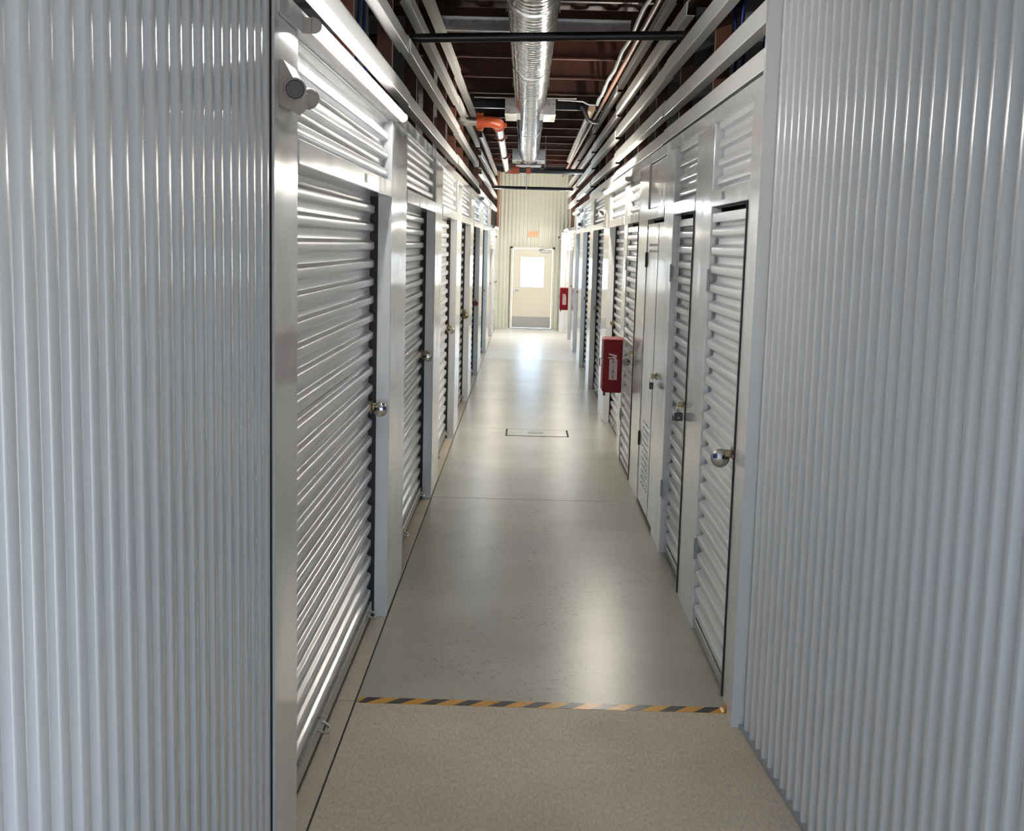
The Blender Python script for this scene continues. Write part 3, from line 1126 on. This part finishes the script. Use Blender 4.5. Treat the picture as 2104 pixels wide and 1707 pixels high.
# ---------------------------------------------------------------- extinguisher cabinets
def cabinet(x0, x1, y0, y1, z0, z1, label):
    root = thing('extinguisher_cabinet', label, 'cabinet', ((x0 + x1) / 2, y0, z0), 0, 'red fire extinguisher cabinets')
    b = MB(); b.box(x0, x1, y0, y1, z0, z1, .008); b.build('body', RED, root)
    b = MB(); b.box(x0 - .006, x0 + .001, y0 + .012, y1 - .012, z0 + .012, z1 - .012, .003); d = b.build('cabinet_door', RED, root)
    b = MB(); b.tube([(x0 - .006, y1 - .05, z0 + .25), (x0 - .022, y1 - .05, z0 + .25), (x0 - .022, y1 - .05, z0 + .33), (x0 - .006, y1 - .05, z0 + .33)], .005, 8); b.build('handle', BLACKPL, d)
    b = MB(); b.box(x0 + .005, x0 + .03, y0 + .02, y0 + .05, z0 - .035, z0, .004); b.build('latch_tab', BLACKPL, root)
    wd, ht = x1 - x0, z1 - z0
    cx = (x0 + x1) / 2 + .005
    yb = y0 - .0012
    b = MB()
    bw = wd * .22
    zt, zb = z0 + ht * .62, z0 + ht * .24
    b.box(cx - bw, cx + bw, yb, y0, zb, zt)
    b.box(cx + bw * .1, cx + bw * .7, yb, y0, zt, zt + ht * .05)
    # lever and horn of the pictogram
    b.prism([(cx + bw * .1, zt + ht * .045), (cx + bw * .8, zt + ht * .05), (cx + bw * .8, zt + ht * .08), (cx - bw * 1.15, zt + ht * .115), (cx - bw * 1.2, zt + ht * .09)], 'y', yb, y0)
    b.prism([(cx + bw * .1, zt + ht * .02), (cx + bw * .1, zt + ht * .045), (cx - bw * 1.3, zt + ht * .04), (cx - bw * 1.35, zt + ht * .015)], 'y', yb, y0)
    pic = b.build('pictogram', PALE, root)
    pic['label'] = 'pale extinguisher symbol'
    for i, ch in enumerate('FIRE'):
        text('letter', ch, (zt - zb) * .27, REDPRINT, pic, (cx, yb - .0008, zt - (zt - zb) * (.14 + .235 * i)), (PI / 2, 0, 0), .0004)
    return root


cabinet(XR - .188, XR, 12.45, 12.78, .69, 1.245, 'red fire extinguisher cabinet with FIRE on its side, nearer one')
cabinet(XR - .185, XR, 28.52, 28.85, .68, 1.20, 'red fire extinguisher cabinet with FIRE on its side, farther one near exit')

# ---------------------------------------------------------------- exit sign
t_ = thing('exit_sign', 'small glowing orange EXIT sign above the exit door', 'sign', (.185, 31.86, 2.36))
b = MB(); b.box(.035, .335, 31.82, 31.88, 2.36, 2.535, .008); b.build('housing', SHEET_END, t_)
b = MB(); b.box(.055, .315, 31.817, 31.82, 2.375, 2.52, .001); f_ = b.build('face', EXITF, t_)
text('letters', 'EXIT', .125, EXITL, f_, (.185, 31.8165, 2.447), (PI / 2, 0, 0), .0006)

# ---------------------------------------------------------------- hazard tape
t_ = thing('hazard_tape', 'yellow and black striped hazard tape across the floor', 'tape', (.13, 5.57, 0))
b = MB(); b.box(XL + .015, XR - .012, 5.535, 5.607, 0.0, .0012); b.build('tape_strip', YELLOW, t_)
for k in range(11):
    x = XL + .03 + k * .163 - .05
    pts = [(x, 5.535), (x + .075, 5.535), (x + .145, 5.607), (x + .07, 5.607)]
    pts = [(min(max(px, XL + .016), XR - .013), py) for px, py in pts]
    b = MB(); b.prism(pts, 'z', .0012, .0017); b.build('stripe', BLACKT, t_)
b = MB(); b.prism([(XR - .03, .001), (XR - .012, .002), (XR - .006, .03), (XR - .009, .03), (XR - .016, .006), (XR - .03, .003)], 'y', 5.54, 5.60); c_ = b.build('curled_end', YELLOW, t_)
c_['label'] = 'torn end curled up against the wall'

# ---------------------------------------------------------------- floor access cover
t_ = thing('access_cover', 'square access cover let into the polished floor', 'cover', (.16, 14.02, 0))
b = MB()
for q in ((-.175, -.155, 13.80, 14.30), (.535, .555, 13.80, 14.30), (-.155, .535, 13.80, 13.82), (-.155, .535, 14.29, 14.30)):
    b.box(q[0], q[1], q[2], q[3], .0, .0022)
b.build('rim', JOINT, t_)
MB().box(-.15, .53, 13.825, 14.288, 0, .003, .001).build('plate', POLISHED, t_)
b = MB(); b.tube([(.172, 14.08, .003), (.172, 14.08, .006)], .095, 24); b.build('cap', STEEL, t_)

# ---------------------------------------------------------------- spiral duct
DXc, DZc, DR = 0.008, 3.845, 0.177
t_ = thing('spiral_duct', 'round silver spiral air duct under the roof', 'duct', (DXc, 16, DZc))
b = MB()
nk = 40
ys = []
y = 3.0
while y < 23.6:
    ys.append(y)
    y += .0135
vs, fs = [], []
for i, y in enumerate(ys):
    for k in range(nk):
        a = 2 * PI * k / nk
        ph = ((y / .11) - k / nk) % 1.0
        rr = DR + (.0045 if ph < .13 else 0.0)
        vs.append((DXc + rr * math.cos(a), y, DZc + rr * math.sin(a)))
for i in range(len(ys) - 1):
    for k in range(nk):
        fs.append((i * nk + k, i * nk + (k + 1) % nk, (i + 1) * nk + (k + 1) % nk, (i + 1) * nk + k))
b.add(vs, fs, True)
b.build('duct_tube', DUCTM, t_)
for y in (5.2, 8.35, 11.4, 17.6, 20.7):
    b = MB()
    b.tube([(DXc, y - .03, DZc), (DXc, y + .03, DZc)], DR + .008, 40)
    b.build('joint_band', DUCTM, t_)
for y in (9.0, 13.2, 16.7, 21.6):
    for sx_ in (-1, 1):
        b = MB()
        b.box(DXc + sx_ * (DR + .012) - .002, DXc + sx_ * (DR + .012) + .002, y - .014, y + .014, DZc - .02, 4.4)
        b.build('hanger_strap', GALV, t_)
for y0, y1 in ((14.75, 15.5), (22.6, 23.5)):
    for sx_ in (-1, 1):
        b = MB()
        b.box(DXc + sx_ * .10, DXc + sx_ * .30, y0, y1, 3.71, 3.89, .004)
        bx_ = b.build('register_box', GALV, t_)
        b = MB()
        b.box(DXc + sx_ * .16, DXc + sx_ * .303, y0 - .004, y1 + .004, 3.692, 3.71, .004)
        b.build('register_frame', ENAMEL, bx_)
b = MB(); b.tube([(DXc, 23.59, DZc), (DXc, 23.61, DZc)], DR, 40); b.build('end_plate', DUCTM, t_)
b = MB(); b.box(DXc - .24, DXc + .24, 23.28, 23.7, 3.64, 3.66, .004); b.build('end_register', ENAMEL, t_)

# ---------------------------------------------------------------- pipes and beams under the roof
def pipe(name, label, cat, pts, r, m, group=None, n_=12, part='pipe_run'):
    o = MB().tube(pts, r, n_).build(name, m)
    return tag(o, label, cat, group, 'thing')


pipe('sprinkler_pipe', 'black sprinkler pipe crossing in front of the duct', 'pipe', [(-3.2, 8.3, 3.426), (.998, 8.3, 3.569)], .030, BLACKP, 'black pipes crossing the corridor')
pipe('sprinkler_pipe', 'black sprinkler pipe crossing in front of the end wall', 'pipe', [(-2.0, 27.6, 3.42), (2.0, 27.6, 3.42)], .036, BLACKP, 'black pipes crossing the corridor')
t_ = thing('sprinkler_main', 'bright steel sprinkler main with orange couplings left of the duct', 'pipe', (-.37, 14.8, 3.59))
MB().tube([(-.37, 14.86, 3.59), (-.395, 23.1, 3.55)], .052, 18).build('main_pipe', PIPE, t_)
b = MB(); b.tube([(-.57, 14.72, 3.60), (-.5, 14.72, 3.60), (-.44, 14.725, 3.60), (-.39, 14.76, 3.597), (-.37, 14.83, 3.593), (-.37, 14.95, 3.59)], .066, 16); b.build('elbow', ORANGE, t_)
for x in (-.56, -.60):
    b = MB(); b.tube([(x - .02, 14.72, 3.60), (x + .02, 14.72, 3.60)], .08, 16)
    b.box(x - .018, x + .018, 14.69, 14.75, 3.50, 3.70, .006); b.build('coupling', ORANGE, t_)
MB().tube([(-.61, 14.72, 3.60), (-1.6, 14.72, 3.60)], .05, 16).build('branch_pipe', PIPE, t_)
b = MB(); b.tube([(-.37, 14.98, 3.59), (-.37, 15.03, 3.59)], .078, 16); b.box(-.47, -.27, 14.985, 15.025, 3.565, 3.615, .006); b.build('coupling', ORANGE, t_)
for y in (16.4, 19.6, 22.9):
    b = MB(); b.tube([(-.37, y, 3.58 - (y - 15) * .004), (-.37, y + .05, 3.58 - (y - 15) * .004)], .062, 16)
    b.box(-.455, -.285, y + .008, y + .042, 3.555 - (y - 15) * .004, 3.605 - (y - 15) * .004, .006); b.build('coupling', OXIDE_L, t_)
b = MB(); b.tube([(-.37, 23.12, 3.55), (-.37, 23.34, 3.55)], .072, 16); b.tube([(-.37, 23.22, 3.55), (-.16, 23.22, 3.55)], .072, 16); b.build('tee', ORANGE, t_)
MB().tube([(-.16, 23.22, 3.55), (2.5, 23.22, 3.55)], .05, 14).build('cross_pipe', BLACKP, t_)
b = MB(); b.tube([(-.03, 23.22, 3.55), (.05, 23.22, 3.55)], .068, 14); b.build('coupling', ORANGE, t_)
for x in (-.02, .32):
    b = MB(); b.tube([(x, 23.22, 3.2 if x < 0 else 3.5), (x, 23.22, 3.5 if x < 0 else 4.38)], .009, 8); b.build('drop_rod', GREYC, t_)

t_ = thing('header_channel', 'galvanised channel beam crossing behind the spiral duct', 'beam', (0, 11.1, 4.026))
b = MB()
b.box(-.85, .87, 11.10, 11.104, 4.026, 4.146)
b.box(-.85, .87, 11.04, 11.104, 4.026, 4.03)
b.box(-.85, .87, 11.04, 11.104, 4.142, 4.146)
b.box(-.85, .87, 11.037, 11.041, 4.026, 4.05)
b.build('channel', GALV, t_)
tag(MB().box(-3.4, 3.4, 17.3, 17.4, 4.04, 4.14, .004).build('steel_beam', BLACKP), 'black steel beam crossing the roof beyond the first duct outlet', 'beam', None, 'thing')

pipe('ceiling_pipe', 'thin copper brown pipe along the top of the right wall', 'pipe', [(.90, 3.0, 3.92), (.90, 31.7, 3.93)], .021, BROWNP)
pipe('ceiling_pipe', 'thick weathered tan pipe high on the right, beyond the black hose', 'pipe', [(.76, 15.2, 3.84), (.76, 23.1, 3.74)], .045, TANP)
pipe('flexible_conduit', 'grey flexible conduit sagging beside the copper brown pipe', 'conduit',
     [(.80, 5 + .5 * k, 3.86 + .02 * math.sin(k * 1.7)) for k in range(20)] + [(.80, 14.9, 3.85)], .018, GREYC)
pipe('flexible_conduit', 'second thinner grey conduit looped above the sagging one', 'conduit',
     [(.835 + .015 * math.sin(k), 8 + .5 * k, 3.93 + .03 * math.sin(k * 1.1)) for k in range(16)], .010, GREYC)
pipe('power_whip', 'grey wire from duct outlet to the conduits on the right', 'cable',
     [(.33, 14.7, 3.87), (.5, 14.7, 3.865), (.62, 14.7, 3.86), (.70, 14.75, 3.83), (.78, 14.85, 3.84)], .009, GREYC)
pipe('black_hose', 'short curved black hose under the conduits', 'hose',
     [(.62, 15.0, 3.84), (.66, 15.0, 3.80), (.68, 15.0, 3.74), (.70, 15.02, 3.69), (.76, 15.05, 3.66), (.84, 15.08, 3.66)], .026, BLACKP)
pipe('steel_conduit', 'thin steel conduit crossing the roof by the orange elbow', 'conduit', [(-.74, 16.6, 4.1), (.62, 16.6, 4.11)], .012, GALV)

# blue data cables hanging in the loft
cab = 'blue data cables in the loft'
for i, (x, y, z0, z1, lab) in enumerate(((-.93, 7.05, 2.6, 4.3, 'blue cable hanging behind the left channels by the first post'),
                                          (-.965, 7.02, 2.6, 4.3, 'second blue cable hanging behind the left channels'),
                                          (1.16, 6.9, 2.9, 3.55, 'blue cable hanging from a box behind the right channels'),
                                          (1.21, 6.5, 2.9, 4.1, 'blue cable hanging beside the brown post on the right'),
                                          (1.19, 7.4, 2.8, 4.2, 'faint blue cable deeper in the right loft'))):
    pts = [(x + .012 * math.sin(k * .9 + i), y + .03 * math.sin(k * .6 + i * 2), z0 + (z1 - z0) * k / 12) for k in range(13)]
    pipe('data_cable', lab, 'cable', pts, .009, BLUEC, cab, 8)
t_ = thing('junction_box', 'blue junction box behind the right channels', 'box', (1.16, 6.9, 3.55))
b = MB(); b.box(1.12, 1.2, 6.87, 6.93, 3.55, 3.63, .004); b.build('body', BLUEC, t_)
b = MB(); b.box(1.125, 1.195, 6.862, 6.87, 3.555, 3.625, .002); b.build('cover', GREYC, t_)
for i, (y, z) in enumerate(((7.0, 3.60), (7.0, 3.645))):
    pipe('metal_conduit', ('lower', 'upper')[i] + ' of two thin bright conduits leaving the blue junction box', 'conduit', [(1.21, y, z), (1.9, y - .2, z + .12)], .009, GALV, 'thin conduits by the junction box')
